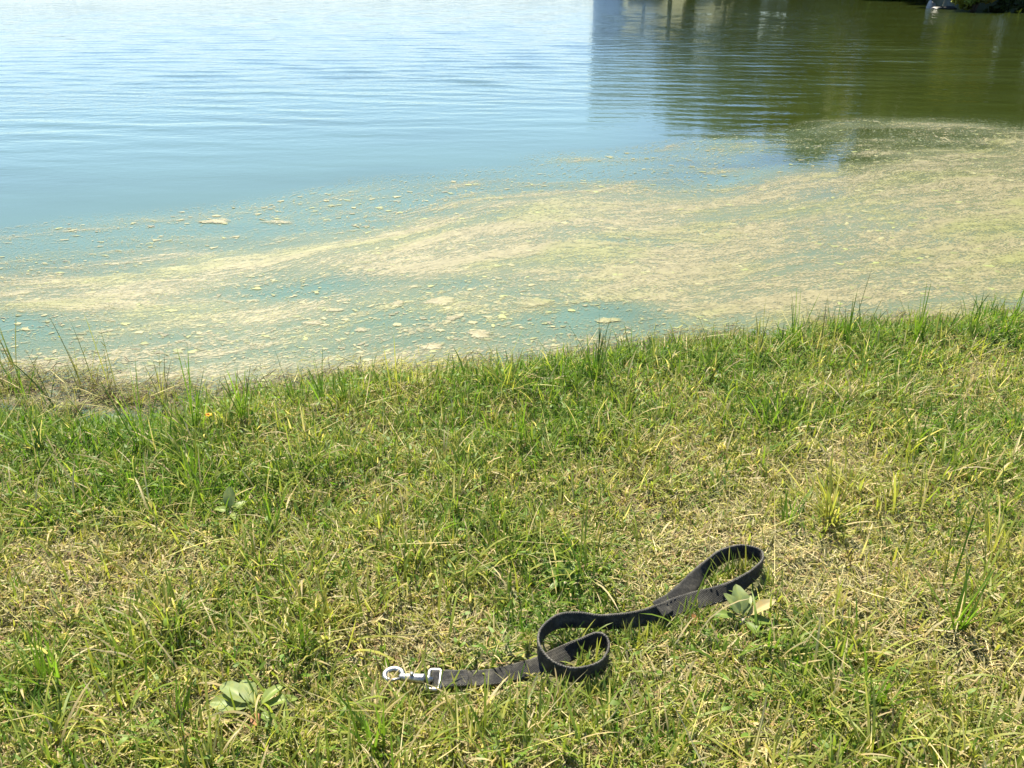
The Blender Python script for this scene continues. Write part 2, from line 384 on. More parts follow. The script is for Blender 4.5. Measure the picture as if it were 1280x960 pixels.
# drifting algae: one thin film of flecks and crusts floating 3 mm proud of the water
azs = np.radians(np.arange(-47, 47, 0.35)); rl = [1.25]
while rl[-1] < 8.5: rl.append(rl[-1] + 0.012 + 0.006 * max(rl[-1] - 2, 0))
rs = np.array(rl); x, y = polar(azs, rs); d, calm = water_fields(x, y); flow = FLOW.copy(); near, far = inland(x, y)
z = WZ + 0.0015 + wave_z(x, y, calm) + 0.001 * fbm(x * 20, y * 20, 77, 2) * d
brown = np.exp(-np.maximum(-near, 0) / 0.05) * 0.8
F = grid_faces(len(rs), len(azs), False)[:, ::-1]
keep = (d.ravel()[F].max(1) > 0.02) & (near.ravel()[F].min(1) < 0.10)
me = np_mesh('algae_scum', np.stack([x.ravel(), y.ravel(), z.ravel()], -1), faces4=F[keep], attrs={'dens': d.ravel(), 'brown': brown.ravel(), 'flow': flow.ravel(), 'across': x.ravel()})
bm = bmesh.new(); bm.from_mesh(me); bmesh.ops.delete(bm, geom=[v for v in bm.verts if not v.link_faces], context='VERTS'); bm.to_mesh(me); bm.free()
tag(link('algae_scum', me, mat=scum_material()), 'tan and yellow algae scum drifting on the teal water along the bank', 'algae', kind='stuff')

# individual algae mats
M_mat = scum_material('algae_crust')
def algae_patch(px, py, wpx, hpx, seed, label, yellow=0.0):
    c = P(px, py, WZ); e = P(px + wpx / 2, py, WZ); f = P(px, py - hpx / 2, WZ)
    a, b = abs(e.x - c.x), abs(f.y - c.y); n, m = 34, 7; V = [(0, 0, 0.0034)]; D = [0.9]
    rr = np.random.default_rng(seed); ph = rr.random(7) * 6.28
    for k in range(1, m + 1):
        t = k / m
        for j in range(n):
            q = 2 * math.pi * j / n
            w_ = 1 + 0.16 * math.sin(2 * q + ph[0]) + 0.12 * math.sin(3 * q + ph[1]) + 0.08 * math.sin(5 * q + ph[2]) + 0.09 * math.sin(9 * q + ph[3]) + rr.normal(0, 0.06)
            V.append((a * t * w_ * math.cos(q), b * t * w_ * math.sin(q), 0.0034 - 0.0008 * t ** 3 + rr.normal(0, 0.0002))); D.append(0.9)
    F3 = [(0, 1 + j, 1 + (j + 1) % n) for j in range(n)]
    F4 = [(1 + (k - 1) * n + j, 1 + k * n + j, 1 + k * n + (j + 1) % n, 1 + (k - 1) * n + (j + 1) % n) for k in range(1, m) for j in range(n)]
    me = np_mesh('algae_mat', V, F3, F4, attrs={'dens': [1.35 - 0.8 * max(0.0, (((i - 1) // n + 1) / m) - 0.45) / 0.55 if i else 1.35 for i in range(len(V))], 'brown': [0.0] * len(V), 'across': [v[0] * 1.0 + c.x for v in V], 'flow': [v[1] * 1.0 + c.y for v in V]})
    o = link('algae_mat', me, mat=M_mat, loc=c); tag(o, label, 'algae mat', 'loose mats of algae on the water'); return o
for i, (px, py, a, b, lb) in enumerate([
    (552, 377, 44, 9, 'yellow oval algae mat, brightest of those on the teal water left of the clear gap'),
    (668, 379, 52, 11, 'pale ragged algae mat at the left rim of the dark teal gap'),
    (392, 404, 26, 7, 'small round algae mat furthest left among the loose mats'),
    (418, 388, 20, 6, 'small pale algae mat above and left of the yellow oval mat'),
    (497, 380, 22, 6, 'thin algae mat just left of the yellow oval mat'),
    (600, 418, 34, 10, 'tan algae mat close to the grass below the yellow oval mat'),
    (566, 398, 18, 6, 'tiny algae mat between the yellow oval mat and the tan mat near the grass'),
    (451, 413, 18, 5, 'little algae mat nearest the bank on the left of the loose mats'),
    (270, 277, 46, 5, 'long thin tan algae streak, left of a pair far out on the water'),
    (348, 278, 44, 4, 'long thin tan algae streak, right of a pair far out on the water'),
    (540, 434, 30, 8, 'tan algae mat touching the weedy edge below the loose mats'),
    (760, 401, 30, 7, 'greenish algae mat alone inside the dark teal gap'),
    ]):
    algae_patch(px, py, a, b, 100 + i, lb)

# thousands of loose flakes, each a little ragged polygon
n = 60000; fr = np.random.default_rng(8); rad = 1.35 + 4.6 * fr.random(n) ** 1.3; aa = np.radians(fr.uniform(-46, 46, n)); fx_, fy_ = rad * np.sin(aa), rad * np.cos(aa)
dd, cm = water_fields(fx_, fy_); nr_ = y_shore(fx_) - fy_
cl = fbm(fx_ * 2.5, fy_ * 5, 19, 3)
k = (nr_ < 0.0) & (fr.random(n) < sstep(0.12, 0.5, dd) * (0.25 + 1.3 * sstep(0.4, 0.62, cl)))
fx_, fy_, cm, dd = fx_[k], fy_[k], cm[k], dd[k]; n = len(fx_)
size = 0.0014 * (1 + fr.pareto(1.9, n)); size = np.minimum(size, 0.011) * (0.8 + 0.15 * np.hypot(fx_, fy_))
zz = WZ + 0.0028 + wave_z(fx_, fy_, cm); m = 9
q = np.arange(m) / m * 2 * math.pi
rr2 = size[:, None] * (1 + 0.36 * fr.normal(size=(n, m)).clip(-2, 2)); asp = fr.uniform(0.25, 0.75, n)
ro = fr.normal(0, 0.5, n)[:, None]; ux = rr2 * np.cos(q); uy = rr2 * np.sin(q) * asp[:, None]
X = fx_[:, None] + ux * np.cos(ro) - uy * np.sin(ro); Y = fy_[:, None] + ux * np.sin(ro) + uy * np.cos(ro)
V = np.concatenate([np.stack([fx_, fy_, zz + 0.0004], -1)[:, None], np.stack([X, Y, np.repeat((zz - 0.0007)[:, None], m, 1)], -1)], 1)
T = np.array([[0, 1 + j, 1 + (j + 1) % m] for j in range(m)]); T = (np.arange(n) * (m + 1))[:, None, None] + T[None]
C = np.array([0.30, 0.28, 0.13]) * fr.uniform(0.4, 1.1, n)[:, None] * np.where(fr.random(n) < 0.35, 0.95, 1.0)[:, None]
gsh = fr.random(n) < 0.4; C[gsh] *= np.array([0.85, 1.0, 0.65])
def flake_mat():
    g = NT('algae_flake'); c = g.mix(1.0, g.attr('tint').outputs['Color'], g.ramp(g.noise(300, g.pos(), 4, 0.7), [(0.3, (0.6, 0.65, 0.5)), (0.7, (1.1, 1.1, 1.1))]), 'MULTIPLY')
    return g.surf(g.n('ShaderNodeBsdfPrincipled', {'Base Color': c, 'Roughness': 0.6}))
tag(link('algae_flakes', np_mesh('algae_flakes', V.reshape(-1, 3), T.reshape(-1, 3), None, colors=np.repeat(C, m + 1, 0)), mat=flake_mat()),
    'small pale flakes of algae scattered over the water near the bank', 'algae', kind='stuff')

# ------------------------------------------------------------------ grass
def ribbons(base, length, width, az, lean, curl, segs, twist=None, zmin=None):
    """n curved tapering blades; returns verts (n, 2*segs+1, 3), quads, tris"""
    n = len(length); K = segs
    P0 = np.array(base, dtype=float); out = np.zeros((n, 2 * K + 1, 3))
    h = np.stack([np.sin(az), np.cos(az), np.zeros(n)], -1); s = np.stack([np.cos(az), -np.sin(az), np.zeros(n)], -1)
    tw = np.zeros(n) if twist is None else twist
    pos = P0.copy()
    for k in range(K + 1):
        t = k / K; ang = lean + curl * t
        wv = width * (1 - 0.15 * t - 0.0) * np.sqrt(max(1 - t ** 2.2, 0)) * (0.75 + 0.25 * min(1, t * 4))
        tt = tw * t
        up = np.stack([np.zeros(n), np.zeros(n), np.ones(n)], -1)
        nrm = -np.cos(ang)[:, None] * h + np.sin(ang)[:, None] * up
        sd = s * np.cos(tt)[:, None] + nrm * np.sin(tt)[:, None]
        if k < K:
            out[:, 2 * k] = pos - sd * wv[:, None] / 2; out[:, 2 * k + 1] = pos + sd * wv[:, None] / 2
            am = lean + curl * (t + 0.5 / K)
            step = (length / K)[:, None] * (np.sin(am)[:, None] * h + np.cos(am)[:, None] * up)
            pos = pos + step
            if zmin is not None: pos[:, 2] = np.maximum(pos[:, 2], zmin)
        else: out[:, 2 * K] = pos
    b = (np.arange(n) * (2 * K + 1))[:, None, None]
    q = np.array([[2 * k, 2 * k + 1, 2 * k + 3, 2 * k + 2] for k in range(K - 1)]).reshape(-1, 4)
    t3 = np.array([[2 * K - 2, 2 * K - 1, 2 * K]])
    return out.reshape(-1, 3), (b + q[None]).reshape(-1, 4), (b + t3[None]).reshape(-1, 3)
def mixc(a, b, t): return a + (b - a) * t[:, None]
C_green = np.array([0.135, 0.228, 0.030]); C_lush = np.array([0.085, 0.188, 0.020]); C_yel = np.array([0.34, 0.345, 0.085])
C_olive = np.array([0.21, 0.22, 0.085]); C_straw = np.array([0.50, 0.43, 0.25]); C_brown = np.array([0.22, 0.15, 0.08])

def lushness(x, y):
    px, py = pix(x, y, 0.0)
    L = 0.45 + 1.25 * (fbm(x * 3.6, y * 4.6, 61, 4) - 0.5) + 0.75 * (fbm(x * 11, y * 14, 65, 2) - 0.5)
    L = L + 0.62 * np.exp(-np.maximum(y_shore(x) - y, 0) / 0.30)
    for cx, cy, sx, sy, a in [(640, 520, 620, 62, 0.22), (880, 680, 110, 55, -0.34), (1170, 620, 130, 60, -0.14), (460, 730, 130, 90, -0.20), (640, 900, 150, 60, -0.12),
                              (60, 860, 130, 90, 0.18), (1010, 830, 70, 40, 0.22), (720, 720, 34, 22, 0.3), (150, 620, 160, 60, 0.16), (560, 900, 80, 40, -0.1),
                              (840, 790, 90, 24, 0.22), (1180, 860, 110, 80, -0.15), (300, 900, 120, 60, -0.15), (600, 560, 260, 50, 0.08), (570, 790, 60, 30, -0.2),
                              (300, 640, 60, 25, 0.2), (1000, 690, 60, 30, -0.15), (200, 720, 120, 40, -0.15)]:
        L = L + a * blob(px, py, cx, cy, sx, sy)
    return np.clip(L, 0, 1), px, py

# strap path needed early: no blade may root under it
Z0 = 0.012
PATH = [  # px, py (photograph), centre height, tilt of the band (0 flat, 90 on edge), left-normal frame
    (549, 849, .012, 4), (568, 848, .012, 2), (590, 847, .011, 0), (620, 846, .011, 4), (645, 840, .012, 10), (672, 832, .013, 16), (699, 822, .016, 35),
    (722, 810, .022, 70), (744, 799, .026, 88), (757, 804, .024, 90), (760, 817, .023, 90), (753, 832, .024, 90), (736, 841, .026, 90), (712, 842, .029, 90),
    (688, 833, .031, 90), (674, 815, .032, 90), (676, 794, .033, 88), (694, 779, .033, 86), (722, 774, .031, 84), (758, 777, .028, 84), (793, 775, .025, 80),
    (822, 766, .022, 58), (848, 757, .021, 38), (880, 748, .023, 40), (912, 737, .027, 62), (938, 722, .029, 80), (952, 707, .030, 90), (948, 694, .030, 92),
    (924, 690, .030, 94), (899, 697, .028, 102), (880, 713, .026, 118), (862, 732, .024, 134), (842, 749, .025, 146), (822, 762, .0265, 150)]
ctl = [(*P(a, b, zz - .002), R(tl)) for a, b, zz, tl in PATH]
path = catmull(ctl, 10)
WEEDS = [P(285, 880), P(315, 872), P(350, 885), P(925, 765), P(905, 760), P(706, 728), P(288, 640)]
def clear_of_strap(x, y, rad):
    ok = np.ones(len(x), bool)
    for q, p in enumerate(WEEDS):
        ok &= ((x - p[0]) ** 2 + (y - p[1]) ** 2 > (0.030 if q < 5 else 0.018) ** 2) | (_h(np.floor(x * 9e3), np.floor(y * 9e3), 5) < 0.25)
    for p in path[:64:3]:
        ok &= ((x - p[0]) ** 2 + (y - p[1]) ** 2 > (rad + 0.006) ** 2) | (_h(np.floor(x * 9e3), np.floor(y * 9e3), 6) < 0.10)
    for p in (P(492, 842), P(515, 847), P(535, 850)):
        ok &= ((x - p[0]) ** 2 + (y - p[1]) ** 2 > 0.014 ** 2) | (_h(np.floor(x * 9e3), np.floor(y * 9e3), 7) < 0.30)
    for p in path[::3]:
        ok &= (x - p[0]) ** 2 + (y - p[1]) ** 2 > rad ** 2
    return ok
def near_leash(x, y):
    px, py = pix(x, y, 0.0)
    return np.clip(1.2 * blob(px, py, 700, 815, 190, 70) + 1.2 * blob(px, py, 870, 735, 150, 75) + blob(px, py, 560, 850, 110, 40), 0, 1)

def sample(n, rmin=0.36, rmax=2.3, azm=54, inl=0.0):
    xs, ys = [], []; tot = 0
    while tot < n:
        r = rmin + (rmax - rmin) * rng.random(n); a = np.radians(rng.uniform(-azm, azm, n)); x = r * np.sin(a); y = r * np.cos(a)
        k = (y_shore(x) - y) > inl; xs.append(x[k]); ys.append(y[k]); tot += k.sum()
    return np.concatenate(xs)[:n], np.concatenate(ys)[:n]
def finish(name, V, Q, T, C, per, mat, label, cat):
    me = np_mesh(name, V, T, Q, colors=np.repeat(C, per, 0))
    return tag(link(name, me, mat=mat), label, cat, kind='stuff')

# 1 thatch: short dry clippings lying criss-cross
n = 145000; x, y = sample(n, inl=0.02); L, px, py = lushness(x, y)
k = (rng.random(n) < np.clip(1.15 - 0.9 * L, 0.25, 1)) & clear_of_strap(x, y, 0.017); x, y, L = x[k], y[k], L[k]; n = len(x)
z = ground_z(x, y) + rng.random(n) ** 1.5 * 0.012 + 0.001
ln = rng.uniform(0.007, 0.030, n); wd = rng.uniform(0.0009, 0.0022, n)
V, Q, T = ribbons(np.stack([x, y, z], -1), ln, wd, rng.random(n) * 6.283, R(90) - np.abs(rng.normal(0, R(18), n)), rng.normal(0, 0.9, n), 2, rng.normal(0, 0.8, n))
t = rng.random(n); C = mixc(np.tile(C_straw, (n, 1)), np.tile(C_olive, (n, 1)), np.clip(t * 0.9 + 0.35 * L, 0, 1)); dk = rng.random(n) < 0.16
C[dk] = C_brown; C *= rng.uniform(0.65, 1.25, n)[:, None]
finish('dry_thatch', V, Q, T, C, 5, M_dry, 'dry straw coloured thatch and clippings lying through the green lawn', 'dry grass')

# 2 short green turf
n = 190000; x, y = sample(n, inl=-0.01); L, px, py = lushness(x, y)
k = (rng.random(n) < np.clip(0.22 + 1.1 * L, 0, 1)); near_m = y_shore(x) - y
boggy = np.exp(-np.abs((x + 0.95) / 0.36) ** 3) * (1 - sstep(0.15, 0.27, near_m + 0.05 * (vnoise(x * 14, y * 14, 4) - .5)))
k &= rng.random(n) > 0.96 * boggy
k &= rng.random(n) < sstep(0.0, 0.09, near_m - 0.05 * (vnoise(x * 16, y * 0, 44))) + 0.08
x, y, L = x[k], y[k], L[k]
k = clear_of_strap(x, y, 0.007); x, y, L = x[k], y[k], L[k]; n = len(x)
nl = near_leash(x, y); z = ground_z(x, y)
tall = 1.25 * np.exp(-np.maximum(y_shore(x) - y, 0) / 0.40)
ln = rng.uniform(0.010, 0.032, n) * (0.72 + 0.50 * L + 0.8 * tall) * (1 - 0.32 * nl); wd = rng.uniform(0.0015, 0.0036, n)
lean = np.abs(rng.normal(R(48), R(24), n)) + nl * R(12); az = rng.normal(R(20), R(110), n); wd *= 0.9
V, Q, T = ribbons(np.stack([x, y, z + rng.random(n) * 0.006], -1), ln, wd, az, lean, rng.normal(0.5, 0.6, n), 3, rng.normal(0, 0.7, n), None)
C = mixc(np.tile(C_yel, (n, 1)), np.tile(C_green, (n, 1)), np.clip(L * 1.15 - 0.15 + rng.normal(0, 0.28, n), 0, 1))
dr = rng.random(n) < (0.30 - 0.24 * L); C[dr] = C_straw; lu = rng.random(n) < 0.35 * L; C[lu] = C_lush
C *= rng.uniform(0.7, 1.3, n)[:, None]
finish('lawn_grass', V, Q, T, C, 7, M_grass, 'short green and yellow lawn grass covering the bank', 'grass')

# 3 longer blades growing in loose clumps
nc = 1150; cx, cy = sample(nc, inl=0.03, rmax=2.25); Lc, _, _ = lushness(cx, cy)
cnt = rng.integers(6, 26, nc); idx = np.repeat(np.arange(nc), cnt); n = len(idx)
x = cx[idx] + rng.normal(0, 0.013, n); y = cy[idx] + rng.normal(0, 0.013, n); L = Lc[idx]
nm_ = y_shore(x) - y; k = clear_of_strap(x, y, 0.026) & (rng.random(n) < 1 - 0.75 * near_leash(x, y)) & ~((np.abs(x + 0.95) < 0.34) & (nm_ < 0.24)) & (nm_ > 0.03); x, y, L, idx = x[k], y[k], L[k], idx[k]; n = len(x)
tall = np.exp(-np.maximum(y_shore(x) - y, 0) / 0.35)
ln = rng.uniform(0.032, 0.080, n) * (0.7 + 0.5 * L) * (0.8 + 0.5 * rng.random(nc)[idx]) * (1 - 0.25 * tall); wd = rng.uniform(0.0018, 0.0038, n)
az = np.arctan2(x - cx[idx], y - cy[idx]) + rng.normal(0, 0.7, n)
V, Q, T = ribbons(np.stack([x, y, ground_z(x, y)], -1), ln, wd, az, np.abs(rng.normal(R(28), R(20), n)), rng.normal(0.8, 0.5, n), 5, rng.normal(0, 0.5, n), None)
hue = rng.random(nc)[idx]
C = mixc(np.tile(C_yel, (n, 1)), np.tile(C_green, (n, 1)), np.clip(0.6 * L + 0.7 * hue - 0.1 + rng.normal(0, 0.15, n), 0, 1))
dr = rng.random(n) < 0.20; C[dr] = C_straw; C *= rng.uniform(0.75, 1.25, n)[:, None]
finish('long_grass', V, Q, T, C, 11, M_grass, 'longer arching grass blades scattered in clumps over the lawn', 'grass')

# 3b ragged fringe leaning out over the water
nc = 420; cx = rng.uniform(-1.9, 2.3, nc); cy = y_shore(cx) - 0.02 - np.abs(rng.normal(0, 0.06, nc)); kb = ~((cx > -1.35) & (cx < -0.66)) | (rng.random(nc) < 0.15); cx, cy = cx[kb], cy[kb]; nc = len(cx)
cnt = rng.integers(3, 16, nc); idx = np.repeat(np.arange(nc), cnt); n = len(idx); x = cx[idx] + rng.normal(0, 0.010, n); y = cy[idx] + rng.normal(0, 0.008, n)
hh = (0.7 + 1.1 * rng.random(nc) ** 2)[idx]
ln = rng.uniform(0.025, 0.062, n) * hh; wd = rng.uniform(0.0015, 0.0032, n)
V, Q, T = ribbons(np.stack([x, y, np.maximum(ground_z(x, y), WZ - 0.005)], -1), ln, wd, rng.random(n) * 6.283, np.abs(rng.normal(R(16), R(14), n)), rng.normal(0.5, 0.5, n), 5, rng.normal(0, 0.6, n), None)
hue = rng.random(nc)[idx]; C = mixc(np.tile(C_yel * 0.8, (n, 1)), np.tile(C_lush, (n, 1)), np.clip(hue * 1.3 + rng.normal(0, 0.1, n), 0, 1)); C *= rng.uniform(0.7, 1.2, n)[:, None]
finish('shore_grass', V, Q, T, C, 11, M_grass, 'ragged green grass fringe standing at the edge of the water', 'grass')

# 4 straw stems and dead runners
n = 2300; x, y = sample(n, inl=0.05, rmax=2.1); px, py = pix(x, y, 0.0)
right = np.clip((px - 500) / 700, 0, 1); k = (rng.random(n) < 0.45 + 0.5 * right) & (rng.random(n) < 1 - 0.6 * near_leash(x, y)) & clear_of_strap(x, y, 0.03)
x, y = x[k], y[k]; n = len(x)
ln = rng.uniform(0.04, 0.15, n); wd = rng.uniform(0.0008, 0.0018, n)
V, Q, T = ribbons(np.stack([x, y, ground_z(x, y) + 0.006], -1), ln, wd, rng.random(n) * 6.283, R(90) - np.abs(rng.normal(R(4), R(22), n)), rng.normal(0.15, 0.35, n), 6, rng.normal(0, 1.0, n), 0.004)
C = mixc(np.tile(C_straw, (n, 1)), np.tile(C_yel, (n, 1)), rng.random(n)); C *= rng.uniform(0.8, 1.3, n)[:, None]
finish('straw_stems', V, Q, T, C, 13, M_dry, 'long pale straw stems lying over the lawn', 'dry grass')

# 5 small round-leaved ground cover, thickest near the water
n = 26000; x, y = sample(n, inl=0.03, rmin=0.45); L, px, py = lushness(x, y); nm = y_shore(x) - y
k = (rng.random(n) < 0.10 + 1.0 * np.exp(-nm / 0.28) * (0.3 + fbm(x * 8, y * 8, 91, 2))) & (L > 0.3) & clear_of_strap(x, y, 0.016) & ~((np.abs(x + 0.95) < 0.34) & (nm < 0.24)) & (nm > 0.04)
x, y = x[k], y[k]; n = len(x); tall = np.exp(-np.maximum(y_shore(x) - y, 0) / 0.35)
z = ground_z(x, y) + 0.008 + rng.random(n) * (0.014 + 0.03 * tall)
ln = rng.uniform(0.006, 0.014, n); wd = ln * rng.uniform(0.28, 0.5, n)
V, Q, T = ribbons(np.stack([x, y, z], -1), ln, wd, rng.random(n) * 6.283, rng.uniform(R(30), R(95), n), rng.normal(0.3, 0.4, n), 4, rng.normal(0, 0.3, n), None)
C = mixc(np.tile(C_green, (n, 1)), np.tile(np.array([0.14, 0.24, 0.04]), (n, 1)), rng.random(n)); C *= rng.uniform(0.7, 1.3, n)[:, None]
finish('leafy_ground_cover', V, Q, T, C, 9, M_grass, 'small leafy green ground cover mixed into the grass near the water', 'ground cover')

# 6 dead matted weed along the water's edge
n = 100000; rx = rng.uniform(-2.2, 2.4, n); nm = rng.normal(0.0, 0.055, n)
left = np.exp(-((rx + 0.95) / 0.40) ** 2); nm = nm + left * rng.uniform(0.0, 0.26, n)
ys_ = y_shore(rx); y = ys_ - nm; x = rx
clump = fbm(x * 6, y * 9, 15, 3); k = rng.random(n) < sstep(0.38, 0.6, clump) * 0.8 + 0.12 * left + 0.06 + 0.5 * np.exp(-((rx + 0.23) / 0.16) ** 2); k &= nm < 0.3
x, y = x[k], y[k]; n = len(x)
z = np.maximum(ground_z(x, y), WZ + 0.004) + rng.random(n) ** 2 * 0.016
ln = rng.uniform(0.008, 0.045, n); wd = rng.uniform(0.0008, 0.0024, n)
V, Q, T = ribbons(np.stack([x, y, z], -1), ln, wd, rng.normal(R(90), R(50), n), R(90) - np.abs(rng.normal(0, R(11), n)), rng.normal(0.1, 0.6, n), 3, rng.normal(0, 0.8, n), WZ + 0.003)
t = rng.random(n); C = mixc(np.tile(np.array([0.21, 0.17, 0.065]), (n, 1)), np.tile(np.array([0.19, 0.24, 0.045]), (n, 1)), t); dk = rng.random(n) < 0.35; C[dk] = np.array([0.09, 0.06, 0.03]); gg = rng.random(n) < 0.7 * np.exp(-((x + 0.23) / 0.2) ** 2); C[gg] = np.array([0.30, 0.30, 0.06])
C *= rng.uniform(0.7, 1.3, n)[:, None]
finish('shore_debris', V, Q, T, C, 7, M_dry, 'brown matted dead weed washed up along the edge of the water', 'dead weed')

# ------------------------------------------------------------------ single tufts that can be told apart
def tuft(px, py, hpx, nb, label, spread=0.35, colr='green', group='grass tufts standing up along the water edge', wide=0.0026, name='grass_tuft', leafy=0):
    c = P(px, py, 0.0); x0 = np.array([c.x]); y0 = np.array([c.y])
    gz = float(ground_z(x0, y0)[0])
    if gz < WZ: gz = WZ - 0.02
    c = P(px, py, gz); depth = c.y * math.cos(PITCH) + (H - gz) * math.sin(PITCH)
    hgt = 1.3 * hpx * depth / FPX / 0.92
    rr = np.random.default_rng(int(px * 7 + py)); n = nb
    ln = hgt * np.where(np.arange(n) == 0, 1.0, rr.uniform(0.45, 0.98, n)); az = rr.random(n) * 6.283
    lean = np.abs(rr.normal(0, spread, n)); lean[0] *= 0.2
    V, Q, T = ribbons(np.stack([rr.normal(0, 0.006, n), rr.normal(0, 0.006, n), np.full(n, -0.004)], -1), ln, rr.uniform(0.6, 1.1, n) * wide * 1.15, az, lean, np.abs(rr.normal(0.35, 0.3, n)) * (spread + 0.3), 7, rr.normal(0, 0.5, n))
    base = {'green': C_green, 'dark': np.array([0.065, 0.125, 0.02]), 'yellow': C_yel, 'olive': C_olive}[colr]
    C = np.tile(base, (n, 1)) * rr.uniform(0.75, 1.3, n)[:, None]
    C = np.repeat(C, 15, 0)
    if leafy:                             # side leaves up the stems
        m = leafy; j = rr.integers(0, n, m); t = rr.uniform(0.35, 0.95, m)
        sv = V.reshape(n, 15, 3); kk = np.clip((t * 6).astype(int), 0, 6)
        b = sv[j, 2 * kk]
        V2, Q2, T2 = ribbons(b, rr.uniform(0.010, 0.024, m), rr.uniform(0.0018, 0.0032, m), rr.random(m) * 6.283, rr.uniform(0.5, 1.2, m), rr.normal(0.4, 0.3, m), 3)
        o = len(V); V = np.concatenate([V, V2]); Q = np.concatenate([Q, Q2 + o]); T = np.concatenate([T, T2 + o])
        C = np.concatenate([C, np.repeat(np.tile(C_yel * 0.8, (m, 1)) * rr.uniform(0.7, 1.2, m)[:, None], 7, 0)])
    me = np_mesh(name, V, T, Q, colors=C)
    return tag(link(name, me, mat=M_grass, loc=c), label, 'grass tuft', group)
T_ = tuft
SH = 'grass tufts standing up along the water edge'
for a in [
    (6, 505, 128, 6, 'tall leafy stalk cut by the left edge of the photo, over the water', .12, 'olive', 10),
    (28, 500, 72, 9, 'leafy tuft just right of the stalk at the left edge', .35, 'green', 8),
    (66, 512, 70, 5, 'thin dark forked stalk on the boggy strip, left of the three leafy stalks', .35, 'dark', 6),
    (104, 500, 86, 4, 'leafy thin stalk, left of three standing close before the water', .28, 'olive', 9),
    (122, 498, 76, 4, 'leafy thin stalk, middle of three standing close before the water', .22, 'olive', 9),
    (142, 500, 92, 4, 'leafy thin stalk, right of three standing close before the water', .28, 'olive', 9),
    (40, 528, 52, 16, 'leafy dark clump in the left corner of the boggy strip', .5, 'olive', 14),
    (88, 540, 40, 14, 'low leafy clump in the middle of the boggy strip', .6, 'olive', 12),
    (18, 470, 60, 8, 'thin leafy clump standing in the water at the left edge', .35, 'olive', 8),
    (205, 505, 56, 9, 'leafy stalks at the waterline right of the three leafy stalks', .3, 'olive', 9),
    (180, 560, 90, 14, 'dense green tuft at the right end of the boggy strip', .35, 'green', 12),
    (248, 540, 82, 26, 'wide fan of upright blades left of the orange flower', .45, 'green', 0),
    (305, 530, 70, 22, 'fan of upright blades right of the orange flower', .45, 'green', 0),
    (372, 505, 66, 6, 'dark stiff spike, left of a pair in front of the algae', .15, 'dark', 0),
    (400, 510, 60, 8, 'green stiff spike, right of a pair in front of the algae', .2, 'green', 0),
    (430, 505, 46, 10, 'short green tuft right of the pair of stiff spikes', .35, 'green', 0),
    (496, 500, 72, 9, 'slender tuft beside the heap of yellow green weed', .2, 'yellow', 4),
    (528, 505, 48, 12, 'low spreading tuft between the heap of weed and the straw tinged clump', .5, 'olive', 0),
    (632, 492, 70, 30, 'bushy straw tinged clump at the water left of the dark green spray', .5, 'yellow', 0),
    (708, 485, 60, 12, 'light green tuft left of the dark green spray', .35, 'green', 0),
    (745, 478, 70, 28, 'dark green spray of blades at the water in the centre', .4, 'dark', 0),
    (818, 466, 56, 10, 'thin upright tuft halfway between the dark spray and the brown bare edge', .3, 'olive', 0),
    (893, 452, 50, 8, 'short tuft behind the brown bare edge', .35, 'green', 0),
    (948, 450, 62, 10, 'pale tuft left of the group of stiff spikes on the right', .22, 'olive', 0),
    (994, 442, 66, 9, 'stiff green spike group left of the tallest dark spike', .22, 'green', 0),
    (1029, 438, 52, 7, 'short stiff spikes directly left of the tallest dark spike', .25, 'olive', 0),
    (1056, 440, 86, 5, 'tallest dark spike of grass rising over the algae', .10, 'dark', 0),
    (1078, 438, 56, 8, 'olive tuft directly right of the tallest dark spike', .35, 'olive', 0),
    (1143, 430, 60, 22, 'broad green tuft with brown tips right of the tallest dark spike', .3, 'green', 0),
    (1172, 428, 48, 16, 'low tuft right of the broad green tuft with brown tips', .4, 'olive', 0),
    (1214, 425, 56, 9, 'upright tuft second from the right edge over the water', .2, 'green', 0),
    (1252, 424, 66, 7, 'tall bright blade tuft nearest the right edge over the water', .14, 'green', 0)]:
    T_(a[0], a[1], a[2], a[3], a[4], a[5], a[6], SH, leafy=a[7])
LW = 'taller grass tufts on the lawn'
